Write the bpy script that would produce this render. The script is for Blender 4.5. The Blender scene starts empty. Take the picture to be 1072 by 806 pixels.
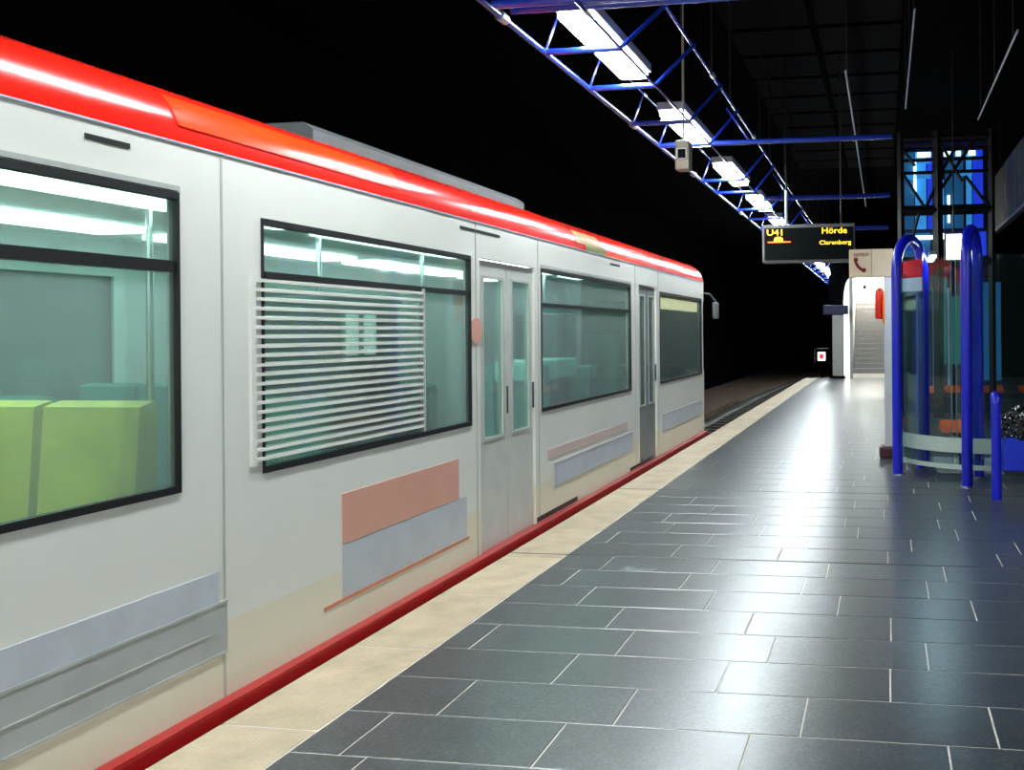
import bpy, bmesh, math, random
from mathutils import Vector, Matrix

# ------------------------------------------------------------ camera, world, exposure
sc = bpy.context.scene
C = sc.collection
F = 1000.0; PPX = 765.0; PPY = 347.3; CAMH = 1.53
cd = bpy.data.cameras.new('camera'); cam = bpy.data.objects.new('camera', cd); C.objects.link(cam)
cd.sensor_fit = 'HORIZONTAL'; cd.sensor_width = 36.0; cd.lens = 36.0 * F / 1072.0
cd.shift_x = -(PPX - 536.0) / 1072.0
cd.shift_y = (PPY - 403.0) / 1072.0
cd.clip_start = 0.05; cd.clip_end = 300
cam.location = (0, 0, CAMH)
cam.matrix_world = (Matrix.Translation((0, 0, CAMH)) @ Matrix.Rotation(math.atan2(161, F), 4, 'Z')
                    @ Matrix.Rotation(math.pi / 2, 4, 'X') @ Matrix.Rotation(-0.008, 4, 'Z'))
sc.camera = cam
w = bpy.data.worlds.new('world'); sc.world = w; w.use_nodes = True
w.node_tree.nodes['Background'].inputs[0].default_value = (0.0, 0.0, 0.0, 1)
w.node_tree.nodes['Background'].inputs[1].default_value = 0.0
sc.view_settings.view_transform = 'Standard'; sc.view_settings.look = 'None'
sc.view_settings.gamma = 1.0; sc.view_settings.exposure = 0.25
sc.view_settings.use_curve_mapping = False
LAMP_E = 62.0        # ceiling tubes
TRAIN_E = 11.0        # tubes inside the train

random.seed(7)

# ------------------------------------------------------------ materials
def nodes(name):
    m = bpy.data.materials.new(name); m.use_nodes = True
    nt = m.node_tree; return m, nt, nt.nodes['Principled BSDF']
def mat(name, col, rough=0.5, metal=0.0, coat=0.0, var=0.06, scale=6.0, bump=0.0, emis=None, estr=0.0, rand=0.0, spec=.5):
    m, nt, b = nodes(name); N = nt.nodes; L = nt.links
    tc = N.new('ShaderNodeNewGeometry')
    nz = N.new('ShaderNodeTexNoise'); nz.inputs['Scale'].default_value = scale; nz.inputs['Detail'].default_value = 5
    L.new(tc.outputs['Position'], nz.inputs['Vector'])
    mr = N.new('ShaderNodeMapRange'); L.new(nz.outputs['Fac'], mr.inputs[0])
    mr.inputs[1].default_value = 0.3; mr.inputs[2].default_value = 0.7
    mr.inputs[3].default_value = 1 - var; mr.inputs[4].default_value = 1 + var
    out = mr.outputs[0]
    if rand:
        oi = N.new('ShaderNodeObjectInfo'); r2 = N.new('ShaderNodeMapRange'); L.new(oi.outputs['Random'], r2.inputs[0])
        r2.inputs[3].default_value = 1 - rand; r2.inputs[4].default_value = 1 + rand
        mu = N.new('ShaderNodeMath'); mu.operation = 'MULTIPLY'; L.new(out, mu.inputs[0]); L.new(r2.outputs[0], mu.inputs[1]); out = mu.outputs[0]
    vm = N.new('ShaderNodeVectorMath'); vm.operation = 'SCALE'; vm.inputs[0].default_value = col
    L.new(out, vm.inputs['Scale']); L.new(vm.outputs[0], b.inputs['Base Color'])
    b.inputs['Specular IOR Level'].default_value = spec
    b.inputs['Roughness'].default_value = rough; b.inputs['Metallic'].default_value = metal
    b.inputs['Coat Weight'].default_value = coat; b.inputs['Coat Roughness'].default_value = 0.08
    if bump:
        bp = N.new('ShaderNodeBump'); bp.inputs['Strength'].default_value = bump; bp.inputs['Distance'].default_value = 0.01
        L.new(nz.outputs['Fac'], bp.inputs['Height']); L.new(bp.outputs[0], b.inputs['Normal'])
    if emis:
        b.inputs['Emission Color'].default_value = (*emis, 1); b.inputs['Emission Strength'].default_value = estr
    return m
def glass(name, tint, film=0.0, filmcol=(.6, .8, .75), gloss=0.08):
    """thin pane: tinted see-through, fresnel gloss and a little dusty film"""
    m, nt, b = nodes(name); N = nt.nodes; L = nt.links
    N.remove(b); out = N['Material Output']
    tr = N.new('ShaderNodeBsdfTransparent'); tr.inputs[0].default_value = (*tint, 1)
    df = N.new('ShaderNodeBsdfDiffuse'); df.inputs[0].default_value = (*filmcol, 1)
    gl = N.new('ShaderNodeBsdfGlossy'); gl.inputs['Roughness'].default_value = 0.05
    nz = N.new('ShaderNodeTexNoise'); nz.inputs['Scale'].default_value = 1.3
    ge = N.new('ShaderNodeNewGeometry'); L.new(ge.outputs['Position'], nz.inputs['Vector'])
    mr = N.new('ShaderNodeMapRange'); L.new(nz.outputs['Fac'], mr.inputs[0])
    mr.inputs[3].default_value = film * 0.6; mr.inputs[4].default_value = film * 1.4
    m1 = N.new('ShaderNodeMixShader'); L.new(mr.outputs[0], m1.inputs[0]); L.new(tr.outputs[0], m1.inputs[1]); L.new(df.outputs[0], m1.inputs[2])
    lw = N.new('ShaderNodeLayerWeight'); lw.inputs[0].default_value = 0.25
    ml = N.new('ShaderNodeMath'); ml.operation = 'MULTIPLY_ADD'; ml.inputs[1].default_value = 0.5; ml.inputs[2].default_value = gloss * 0.4
    L.new(lw.outputs['Fresnel'], ml.inputs[0])
    m2 = N.new('ShaderNodeMixShader'); L.new(ml.outputs[0], m2.inputs[0]); L.new(m1.outputs[0], m2.inputs[1]); L.new(gl.outputs[0], m2.inputs[2])
    L.new(m2.outputs[0], out.inputs[0]); return m
def emit(name, col, s):
    m, nt, b = nodes(name); b.inputs['Base Color'].default_value = (*[min(1, c) for c in col], 1)
    b.inputs['Emission Color'].default_value = (*col, 1); b.inputs['Emission Strength'].default_value = s
    return m
def slate(name):
    m, nt, b = nodes(name); N = nt.nodes; L = nt.links
    g = N.new('ShaderNodeNewGeometry'); oi = N.new('ShaderNodeObjectInfo')
    n1 = N.new('ShaderNodeTexNoise'); n1.inputs['Scale'].default_value = 70; n1.inputs['Detail'].default_value = 3
    n2 = N.new('ShaderNodeTexNoise'); n2.inputs['Scale'].default_value = 9; n2.inputs['Detail'].default_value = 6
    n3 = N.new('ShaderNodeTexNoise'); n3.inputs['Scale'].default_value = 26; n3.inputs['Detail'].default_value = 4
    for n in (n1, n2, n3): L.new(g.outputs['Position'], n.inputs['Vector'])
    r = N.new('ShaderNodeValToRGB'); L.new(n2.outputs['Fac'], r.inputs[0])
    r.color_ramp.elements[0].position = 0.32; r.color_ramp.elements[0].color = (0.018, 0.022, 0.027, 1)
    r.color_ramp.elements[1].position = 0.72; r.color_ramp.elements[1].color = (0.036, 0.042, 0.049, 1)
    sp = N.new('ShaderNodeValToRGB'); L.new(n1.outputs['Fac'], sp.inputs[0])
    sp.color_ramp.elements[0].position = 0.40; sp.color_ramp.elements[0].color = (0.45, 0.45, 0.45, 1)
    sp.color_ramp.elements[1].position = 0.62; sp.color_ramp.elements[1].color = (1.9, 1.9, 1.85, 1)
    mx = N.new('ShaderNodeMix'); mx.data_type = 'RGBA'; mx.blend_type = 'MULTIPLY'; mx.inputs[0].default_value = 1
    L.new(r.outputs[0], mx.inputs[6]); L.new(sp.outputs[0], mx.inputs[7])
    rr = N.new('ShaderNodeMapRange'); L.new(oi.outputs['Random'], rr.inputs[0]); rr.inputs[3].default_value = 0.78; rr.inputs[4].default_value = 1.3
    sc2 = N.new('ShaderNodeVectorMath'); sc2.operation = 'SCALE'; L.new(mx.outputs[2], sc2.inputs[0]); L.new(rr.outputs[0], sc2.inputs['Scale'])
    L.new(sc2.outputs[0], b.inputs['Base Color'])
    ro = N.new('ShaderNodeMapRange'); L.new(n3.outputs['Fac'], ro.inputs[0]); ro.inputs[1].default_value = .3; ro.inputs[2].default_value = .7
    ro.inputs[3].default_value = 0.28; ro.inputs[4].default_value = 0.32; L.new(ro.outputs[0], b.inputs['Roughness'])
    b.inputs['Specular IOR Level'].default_value = 1.0; b.inputs['IOR'].default_value = 1.72
    return m
def stone_light(name):
    m, nt, b = nodes(name); N = nt.nodes; L = nt.links
    g = N.new('ShaderNodeNewGeometry'); oi = N.new('ShaderNodeObjectInfo')
    n1 = N.new('ShaderNodeTexNoise'); n1.inputs['Scale'].default_value = 5; n1.inputs['Detail'].default_value = 7
    n2 = N.new('ShaderNodeTexNoise'); n2.inputs['Scale'].default_value = 90
    for n in (n1, n2): L.new(g.outputs['Position'], n.inputs['Vector'])
    r = N.new('ShaderNodeValToRGB'); L.new(n1.outputs['Fac'], r.inputs[0])
    r.color_ramp.elements[0].position = 0.15; r.color_ramp.elements[0].color = (0.34, 0.27, 0.17, 1)
    r.color_ramp.elements[1].position = 0.75; r.color_ramp.elements[1].color = (0.56, 0.44, 0.31, 1)
    mr = N.new('ShaderNodeMapRange'); L.new(n2.outputs['Fac'], mr.inputs[0]); mr.inputs[3].default_value = .8; mr.inputs[4].default_value = 1.15
    rr = N.new('ShaderNodeMapRange'); L.new(oi.outputs['Random'], rr.inputs[0]); rr.inputs[3].default_value = .92; rr.inputs[4].default_value = 1.06
    mu = N.new('ShaderNodeMath'); mu.operation = 'MULTIPLY'; L.new(mr.outputs[0], mu.inputs[0]); L.new(rr.outputs[0], mu.inputs[1])
    v = N.new('ShaderNodeVectorMath'); v.operation = 'SCALE'; L.new(r.outputs[0], v.inputs[0]); L.new(mu.outputs[0], v.inputs['Scale'])
    L.new(v.outputs[0], b.inputs['Base Color']); b.inputs['Roughness'].default_value = 0.6
    bp = N.new('ShaderNodeBump'); bp.inputs['Strength'].default_value = .3; bp.inputs['Distance'].default_value = .002
    L.new(n2.outputs['Fac'], bp.inputs['Height']); L.new(bp.outputs[0], b.inputs['Normal'])
    return m

M = dict(
    tile=slate('slate_tile'), coping=stone_light('pale_coping_stone'),
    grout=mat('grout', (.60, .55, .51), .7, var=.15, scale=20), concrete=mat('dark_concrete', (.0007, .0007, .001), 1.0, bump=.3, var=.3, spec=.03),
    black=mat('black_paint', (.004, .004, .005), .6), ballast=mat('ballast', (.09, .055, .035), .9, var=.5, scale=30, bump=.4),
    sleeper=mat('sleeper', (.06, .05, .045), .8, var=.3), rail=mat('rail_steel', (.55, .55, .55), .3, 1.0),
    body=mat('train_body_paint', (.76, .75, .70), .32, coat=.25, var=.02, scale=1.5),
    lower=mat('train_lower_bounce', (.74, .70, .56), .38, coat=.2, var=.03, scale=1.5),  # body paint with warm bounce off the edge strip put into the colour
    red=mat('train_red_paint', (.80, .014, .006), .2, coat=.35, var=.02), sill=mat('train_sill_red', (.36, .004, .006), .35, coat=.3),
    roofg=mat('train_roof_grey', (.16, .165, .17), .55, var=.1), rubber=mat('rubber_seal', (.008, .008, .009), .45),
    seam=mat('seam_grey', (.42, .43, .41), .5), doorp=mat('door_paint', (.55, .56, .53), .4, coat=.2), doord=mat('dark_door', (.17, .18, .19), .4),
    panelgrey=mat('advert_grey', (.50, .53, .58), .4), panelgrey2=mat('advert_midgrey', (.40, .42, .42), .4),
    pink=mat('advert_faded_red', (.66, .34, .26), .45, var=.05, scale=2), redline=mat('thin_red_line', (.6, .2, .12), .45),
    bluegrey=mat('advert_blue_grey', (.47, .50, .58), .45), rosegrey=mat('advert_rose', (.58, .46, .42), .45),
    tint=glass('train_tinted_glass', (.68, .84, .80), .22, (.58, .70, .68)), tintd=glass('cab_tinted_glass', (.56, .68, .62), .18, (.42, .52, .50)),
    clear=glass('shelter_glass', (.84, .95, .97), .01, (.3, .5, .55), .1),
    inwall=mat('interior_panel', (.40, .48, .46), .5), infloor=mat('interior_floor', (.10, .12, .12), .6), inceil=mat('interior_ceiling', (.65, .75, .70), .5),
    lime=mat('lime_seat', (.66, .62, .005), .55, var=.1), teal=mat('teal_seat', (.06, .25, .22), .6), aqua=mat('pale_aqua_panel', (.35, .72, .62), .5),
    chrome=mat('chrome', (.75, .76, .78), .2, 1.0), trainlamp=emit('train_tube', (.85, 1.0, .95), TRAIN_E), reflglow=emit('pale_reflection', (.8, 1, .95), 1.2), cream=emit('lit_cream_sign', (1.0, .72, .50), 3.6),
    blue=mat('blue_tube_paint', (.003, .008, .50), .35, coat=.15), bluet=mat('truss_blue_paint', (.008, .028, .30), .25, coat=.4),
    bluep=mat('bin_blue', (.008, .03, .55), .4), lamp=emit('lamp_diffuser', (.90, 1.0, 1.0), LAMP_E), housing=mat('lamp_housing', (.30, .31, .31), .5),
    beige=mat('beige_casing', (.40, .36, .27), .5), screen=mat('dark_screen', (.0015, .003, .0035), .6, spec=.08), frameg=mat('display_frame', (.12, .12, .125), .5),
    led=emit('amber_led', (1.0, .50, .02), 2.6), ledd=emit('dim_red_led', (1.0, .22, .03), .9), signb=mat('beige_sign', (.42, .34, .24), .5, emis=(.8, .62, .42), estr=.16),
    signred=mat('sign_red', (.16, .003, .003), .5), greyw=mat('light_grey_post', (.55, .55, .56), .45),
    pillar=mat('grey_pillar', (.42, .42, .40), .6), white=mat('white_wall', (.85, .85, .83), .6), wallglow=emit('white_wall_glow', (1, .98, .97), 2.5),
    riser=mat('stair_stone', (.36, .35, .34), .6), treadm=mat('stair_tread', (.30, .30, .29), .6), brightred=mat('bright_red', (.85, .035, .01), .35, coat=.2),
    orange=mat('orange_plastic', (1.0, .17, .012), .4), offwhite=mat('offwhite_band', (.50, .56, .50), .5),
    bag=mat('black_plastic_bag', (.006, .006, .007), .18, coat=.5), redband=mat('red_glass_band', (.55, .01, .03), .3), whiteband=mat('pale_glass_band', (.45, .55, .66), .4),
    cyanl=emit('backlit_blue_glass', (.03, .22, .55), .75), deepl=emit('backlit_deep_blue', (.01, .04, .62), .7), tealdark=emit('backlit_teal_glass', (.008, .07, .17), .6),
    tube=emit('pale_tube', (.55, .95, 1.0), 3.0), greenl=emit('backlit_green_glass', (.01, .10, .08), .6), girder=mat('black_girder', (.006, .006, .008), .5),
    navy=mat('navy_paint', (.004, .007, .05), .5), fascia=mat('fascia_cladding', (.035, .027, .02), .6, var=.3, scale=3, rand=.3), sigred=emit('signal_red', (1, .02, .02), .9),
    sigwhite=emit('signal_white', (1, 1, 1), .8), patch=mat('pale_stain', (.22, .24, .25), .5), lightsq=emit('bright_notice', (1, 1, .96), 5),
    metalj=mat('joint_metal', (.10, .10, .10), .5, .6), edgeglass=mat('glass_edge', (.10, .24, .24), .3), rod=mat('pale_rod', (.60, .62, .66), .3, .6), grille=mat('grille_pattern', (.25, .27, .26), .6, var=.8, scale=60))

# ------------------------------------------------------------ builders
def bm_new(): return bmesh.new()
def box(bm, x0, x1, y0, y1, z0, z1):
    vs = [bm.verts.new(p) for p in ((x0,y0,z0),(x1,y0,z0),(x1,y1,z0),(x0,y1,z0),(x0,y0,z1),(x1,y0,z1),(x1,y1,z1),(x0,y1,z1))]
    for f in ((0,3,2,1),(4,5,6,7),(0,1,5,4),(1,2,6,5),(2,3,7,6),(3,0,4,7)): bm.faces.new([vs[i] for i in f])
    return bm
def bbox(x0, x1, y0, y1, z0, z1, r=0.01, seg=2):
    bm = bm_new(); box(bm, x0, x1, y0, y1, z0, z1)
    bmesh.ops.bevel(bm, geom=list(bm.edges), offset=r, segments=seg, affect='EDGES', profile=.5); return bm
def path(bm, pts, r, n=10, closed=False):
    pts = [Vector(p) for p in pts]; rings = []
    up = Vector((0, 0, 1))
    for i, p in enumerate(pts):
        a = pts[max(i-1, 0)]; b = pts[min(i+1, len(pts)-1)]
        d = (b - a).normalized()
        ref = up if abs(d.dot(up)) < .95 else Vector((1, 0, 0))
        if i: 
            u = prevu - d * prevu.dot(d); u.normalize()
        else: u = d.cross(ref).normalized()
        v = d.cross(u).normalized(); prevu = u
        rings.append([bm.verts.new(p + r * (math.cos(2*math.pi*k/n) * u + math.sin(2*math.pi*k/n) * v)) for k in range(n)])
    for i in range(len(rings)-1):
        for k in range(n): bm.faces.new([rings[i][k], rings[i][(k+1) % n], rings[i+1][(k+1) % n], rings[i+1][k]])
    bm.faces.new(rings[0][::-1]); bm.faces.new(rings[-1]); return bm
def tube(p, q, r, n=10): return path(bm_new(), [p, q], r, n)
def extr(poly, axis, a, b):
    """poly = 2-D outline; axis 'X' -> (y,z), 'Y' -> (x,z), 'Z' -> (x,y)"""
    bm = bm_new()
    def P(p, t): return {'X': (t, p[0], p[1]), 'Y': (p[0], t, p[1]), 'Z': (p[0], p[1], t)}[axis]
    A = [bm.verts.new(P(p, a)) for p in poly]; B = [bm.verts.new(P(p, b)) for p in poly]
    bm.faces.new(A); bm.faces.new(B[::-1]); n = len(poly)
    for i in range(n): bm.faces.new([A[i], B[i], B[(i+1) % n], A[(i+1) % n]])
    bmesh.ops.recalc_face_normals(bm, faces=list(bm.faces)); return bm
def wpos(o):
    v = Vector((0, 0, 0))
    while o: v += Vector(o.location); o = o.parent
    return v
def obj(name, bm, material, parent=None, smooth=False, origin=None):
    off = wpos(parent) if parent else Vector((0, 0, 0))
    loc = Vector((0, 0, 0))
    if origin is not None: loc = Vector(origin) - off
    bmesh.ops.translate(bm, verts=list(bm.verts), vec=-(off + loc))
    bmesh.ops.recalc_face_normals(bm, faces=list(bm.faces))
    me = bpy.data.meshes.new(name); bm.to_mesh(me); bm.free()
    me.materials.append(material)
    if smooth:
        for p in me.polygons: p.use_smooth = True
        try: me.set_sharp_from_angle(angle=math.radians(40))
        except Exception: pass
    o = bpy.data.objects.new(name, me); C.objects.link(o); o.location = loc
    if parent: o.parent = parent
    return o
def tag(o, label, cat, group=None):
    o['label'] = label; o['category'] = cat
    if group: o['group'] = group
    return o
def thing(name, label, cat, loc=(0, 0, 0), group=None):
    o = bpy.data.objects.new(name, None); C.objects.link(o); o.location = loc; o.empty_display_size = .1
    return tag(o, label, cat, group)
def struct(name, bm, material, parent=None):
    o = obj(name, bm, material, parent)
    if not parent: o['kind'] = 'structure'
    return o
def dup(root, loc, label=None, group=None):
    r = root.copy(); C.objects.link(r); r.location = loc
    if label: r['label'] = label
    if group: r['group'] = group
    for ch in list(root.children):
        c = ch.copy(); C.objects.link(c); c.parent = r
        for g in list(ch.children):
            d = g.copy(); C.objects.link(d); d.parent = c
    return r
def text_mesh(name, s, size, loc, material, parent, width=None, depth=.004):
    cu = bpy.data.curves.new(name, 'FONT'); cu.body = s; cu.size = size; cu.extrude = depth; cu.resolution_u = 2
    t = bpy.data.objects.new(name, cu); C.objects.link(t)
    me = bpy.data.meshes.new_from_object(t.evaluated_get(bpy.context.evaluated_depsgraph_get())) if False else None
    bpy.context.view_layer.update()
    me = bpy.data.meshes.new_from_object(t.evaluated_get(bpy.context.evaluated_depsgraph_get()))
    bpy.data.objects.remove(t)
    bm = bm_new(); bm.from_mesh(me); bpy.data.meshes.remove(me)
    xs = [v.co.x for v in bm.verts]; k = 1.0 if not width else width / (max(xs) - min(xs)); x0 = min(xs)
    for v in bm.verts:
        v.co = Vector((loc[0] + (v.co.x - x0) * k, loc[1] - v.co.z, loc[2] + v.co.y))
    return obj(name, bm, material, parent)

# ------------------------------------------------------------ setting: platform
EDGE = -2.59; INNER = -2.17
bm = bm_new()
box(bm, EDGE + .02, 6.0, -3.0, 31.2, -1.1, .0012)
box(bm, -1.75, 6.0, 31.2, 42.0, -1.1, .0012)
floor = struct('floor', bm, M['grout'])
PT = .39; TL = .73; Y0 = 3.59
offs = {-2: .33, -1: .218, 0: .403, 1: .012, 2: .185, 3: .02, 4: .467, 5: .238, 6: .36, 7: .01, 8: .175, 9: .52}
def tile_mesh(wd, dp, name='tile', low=False):
    bm = bm_new(); box(bm, -wd/2, wd/2, -dp/2, dp/2, -.0055, .0035)
    top = [e for e in bm.edges if all(v.co.z > 0 for v in e.verts)]
    if not low: bmesh.ops.bevel(bm, geom=top, offset=.002, segments=1, affect='EDGES')
    me = bpy.data.meshes.new(name); bm.to_mesh(me); bm.free(); me.materials.append(M['tile']); return me
G = .007
full = tile_mesh(TL - G, PT - G)
cnt = 0; cache = {}
rest = bm_new()
rng = random.Random(3)
for k in range(-16, 71):
    y0 = Y0 + PT * k; yc = y0 + PT/2
    of = offs.get(k, rng.random() * TL)
    x = of - TL * 6
    while x < 5.9:
        a = max(x, INNER); b = min(x + TL, 5.95); x += TL
        if b - a < .05: continue
        vis = (-2 <= k <= 15) and a < .18 * yc + .75
        if vis and cnt < 298:
            wd = round(b - a, 3)
            me = full if abs(wd - TL) < .002 else cache.setdefault(wd, tile_mesh(wd - G, PT - G))
            o = bpy.data.objects.new('tile', me); C.objects.link(o); o.parent = floor
            o.location = ((a+b)/2, yc, rng.uniform(-.0004, .0004)); cnt += 1
        else:
            box(rest, a + G/2, b - G/2, y0 + G/2, y0 + PT - G/2, -.0055, .0035)
o = obj('distant_tile', rest, M['tile'], floor); o['kind'] = 'stuff'
# expansion joints (metal strips in the joint line)
for yj in (Y0 + PT * 7, Y0 + PT * 14):
    bm = bm_new(); box(bm, EDGE + .01, 4.5, yj - .011, yj + .011, -.004, .0052); obj('expansion_joint', bm, M['metalj'], floor)
# pale irregular stain stuck on a tile
bm = bm_new(); pts = []
for i in range(22):
    a = 2*math.pi*i/22; r = 1 + .35*math.sin(3*a+1) + .2*math.sin(7*a)
    pts.append((-1.60 + .10*r*math.cos(a), 5.98 + .05*r*math.sin(a)))
obj('gum_patch', extr(pts, 'Z', .0035, .0046), M['patch'], floor)
# coping of pale slabs
edge = bpy.data.objects.new('trim_1', None); C.objects.link(edge); edge['kind'] = 'structure'; edge['label'] = 'cream stone edge strip of the platform'
SL = .945
slabm = {}
for k in range(-6, 28):
    y0 = 3.386 + SL * k
    bm = bm_new(); box(bm, EDGE, INNER - .004, y0 + .004, min(y0 + SL, 29.9) - .004, -.08, .004)
    bmesh.ops.bevel(bm, geom=[e for e in bm.edges if all(v.co.z > 0 for v in e.verts)], offset=.005, segments=1, affect='EDGES')
    obj('slab', bm, M['coping'], edge, origin=((EDGE+INNER)/2, y0 + SL/2, 0))
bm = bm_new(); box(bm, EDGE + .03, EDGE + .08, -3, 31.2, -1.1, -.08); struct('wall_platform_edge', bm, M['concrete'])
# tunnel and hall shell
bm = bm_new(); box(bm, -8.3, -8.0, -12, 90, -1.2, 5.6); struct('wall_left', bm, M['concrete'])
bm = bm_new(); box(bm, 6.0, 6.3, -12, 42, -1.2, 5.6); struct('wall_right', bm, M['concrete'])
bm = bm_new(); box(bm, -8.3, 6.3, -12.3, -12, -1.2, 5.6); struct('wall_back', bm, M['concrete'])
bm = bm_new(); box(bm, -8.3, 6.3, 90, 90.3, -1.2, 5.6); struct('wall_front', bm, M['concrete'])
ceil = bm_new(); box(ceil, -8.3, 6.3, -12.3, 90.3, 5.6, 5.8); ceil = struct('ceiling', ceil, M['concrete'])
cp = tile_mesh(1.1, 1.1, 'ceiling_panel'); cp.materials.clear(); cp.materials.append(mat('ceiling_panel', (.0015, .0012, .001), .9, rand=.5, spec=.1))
for i in range(2):
    for j in range(16):
        o = bpy.data.objects.new('ceiling_panel', cp); C.objects.link(o); o.parent = ceil
        o.location = (-1.5 + 1.2*i, 4.6 + 1.25*j, 5.585)
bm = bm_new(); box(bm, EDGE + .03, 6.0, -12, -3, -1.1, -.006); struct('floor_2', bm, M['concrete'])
# track
bed = bm_new(); box(bed, -8.0, EDGE + .03, -12, 90, -1.25, -1.08); bed = struct('track_bed', bed, M['ballast'])
bm = bm_new(); rg = random.Random(5)
for i in range(5200):
    x = rg.uniform(-5.6, -2.62); y = 13.5 + 22 * rg.random() ** 1.5; s = rg.uniform(.02, .05)
    vs = [bm.verts.new((x + s*rg.uniform(.7,1.2)*a, y + s*rg.uniform(.7,1.2)*b, -1.07 + s*rg.uniform(.5,1.1)*c)) for a, b, c in ((1,0,0),(-1,0,0),(0,1,0),(0,-1,0),(0,0,1),(0,0,-1))]
    for a, b, c in ((0,2,4),(2,1,4),(1,3,4),(3,0,4),(2,0,5),(1,2,5),(3,1,5),(0,3,5)): bm.faces.new((vs[a], vs[b], vs[c]))
o = obj('ballast', bm, M['ballast']); o['kind'] = 'stuff'; tag(o, 'brown loose ballast stones between the rails beyond the train', 'gravel')
def cx(y): return 0 if y < 32 else .0016 * (y - 32) ** 2 * .9
sm = bm_new(); box(sm, -1.2, 1.2, -.12, .12, -.08, .04); sme = None
for i in range(70):
    y = -10 + i * .75
    if sme is None:
        o = obj('sleeper', sm, M['sleeper'], bed); sme = o.data
    else:
        o = bpy.data.objects.new('sleeper', sme); C.objects.link(o); o.parent = bed
    o.location = (-4.05 + cx(y), y, -1.05)
for rx, lb in ((-4.77, 'steel running rail farther from the platform'), (-3.33, 'steel running rail nearer the platform')):
    bm = bm_new(); ys = [-11 + i*2.2 for i in range(40)]
    prof = [(-.065,0),(.065,0),(.065,.015),(.012,.03),(.012,.11),(.035,.12),(.035,.15),(-.035,.15),(-.035,.12),(-.012,.11),(-.012,.03),(-.065,.015)]
    R = [[bm.verts.new((rx + cx(y) + p[0], y, -1.01 + p[1])) for p in prof] for y in ys]
    for i in range(len(R)-1):
        for k in range(12): bm.faces.new((R[i][k], R[i][(k+1)%12], R[i+1][(k+1)%12], R[i+1][k]))
    bm.faces.new(R[0]); bm.faces.new(R[-1])
    tag(obj('rail', bm, M['rail']), lb, 'rail')

# ------------------------------------------------------------ setting: far end of the platform
bm = bm_new()
box(bm, -1.75, 6.0, 31.4, 31.7, 3.35, 5.6); box(bm, 0.05, 6.0, 31.4, 31.7, .004, 3.35); box(bm, -1.80, -1.13, 31.4, 31.68, .004, 3.35)
struct('wall_far', bm, M['concrete'])
bm = bm_new(); box(bm, -1.75, -1.13, 31.7, 39.3, 0, 5.5); struct('wall_passage_left', bm, M['white'])
bm = bm_new(); box(bm, .05, .25, 31.7, 39.3, 0, 5.5); struct('wall_passage_right', bm, M['white'])
bm = bm_new(); box(bm, -1.13, .05, 39.1, 39.3, 0, 5.5); struct('wall_passage_end', bm, M['white'])
bm = bm_new(); box(bm, -1.13, .05, 31.7, 39.3, 5.0, 5.1); struct('ceiling_2', bm, M['white'])
st = thing('staircase', 'grey stone staircase rising inside the lit passage at the far end', 'stairs', (-.54, 34.5, 0))
for i in range(15):
    y0 = 34.5 + .27*i; z = .175*(i+1)
    s = obj('step', extr([(y0+.02, 0), (y0+.02, z-.045), (y0, z-.04), (y0, z), (y0+.30, z), (y0+.30, 0)], 'X', -1.12, .04), M['riser'], st)
bm = bm_new(); box(bm, -1.12, .04, 38.55, 39.06, 0, 2.625); obj('landing', bm, M['riser'], st)
d = bm_new(); bmesh.ops.create_cone(d, cap_ends=True, segments=16, radius1=.07, radius2=.07, depth=.05)
bmesh.ops.rotate(d, verts=d.verts, matrix=Matrix.Rotation(math.pi/2, 3, 'X')); bmesh.ops.translate(d, verts=d.verts, vec=(-.78, 39.07, 3.30))
tag(obj('wall_bell', d, M['screen'], smooth=True), 'small dark round fitting on the lit wall above the stairs', 'fitting')
l = thing('passage_lamp', 'pale fluorescent lamp under the entrance of the stair passage', 'lamp', (-.45, 32.4, 3.35))
obj('housing', bbox(-.9, 0, 32.3, 32.5, 3.36, 3.46, .01), M['housing'], l)
obj('diffuser', bbox(-.88, -.02, 32.32, 32.48, 3.28, 3.36, .015), emit('passage_tube', (.75, .95, 1), 45), l)
bm = bm_new(); box(bm, -1.3, .1, 32.3, 32.5, 3.455, 3.60); tag(obj('lamp_beam', bm, M['navy']), 'dark beam spanning the passage above its lamp', 'beam')
l2 = thing('landing_lamp', 'warm lamp over the top landing of the staircase', 'lamp', (-.5, 37.5, 5.0))
obj('housing', bbox(-1.0, -.05, 37.2, 37.8, 4.92, 4.985, .01), M['housing'], l2); obj('diffuser', bbox(-.95, -.1, 37.25, 37.75, 4.86, 4.92, .015), emit('landing_tube', (1, .96, .86), 110), l2)
# white passage wall left of the stairs, its lit look put in as glow
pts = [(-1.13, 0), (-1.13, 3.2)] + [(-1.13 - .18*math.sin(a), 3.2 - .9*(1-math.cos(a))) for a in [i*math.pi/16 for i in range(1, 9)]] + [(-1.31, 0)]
o = thing('passage_wall_glow', 'tall white wall face with a curved top beside the stair passage, lit look put in as glow', 'glowing wall', (-1.2, 31.3, 0))
obj('diffuser', extr(pts, 'Y', 31.22, 31.38), M['wallglow'], o)  # wall face, its brightness put in by emission; no lamp part
obj('jamb', bbox(-1.13, -1.02, 31.2, 31.4, 0, 3.25, .01), M['greyw'], o)
pl = thing('pillar', 'short light grey pillar at the far end of the platform edge', 'pillar', (-1.47, 31, 0))
obj('shaft', bbox(-1.66, -1.30, 30.9, 31.2, .06, 2.05, .03), M['pillar'], pl); obj('plinth', bbox(-1.70, -1.26, 30.86, 31.2, 0, .08, .01), M['concrete'], pl)
bm = bbox(-1.95, -1.15, 30.85, 31.2, 2.06, 2.36, .02); obj('cap_beam', bm, M['navy'], pl)
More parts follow.
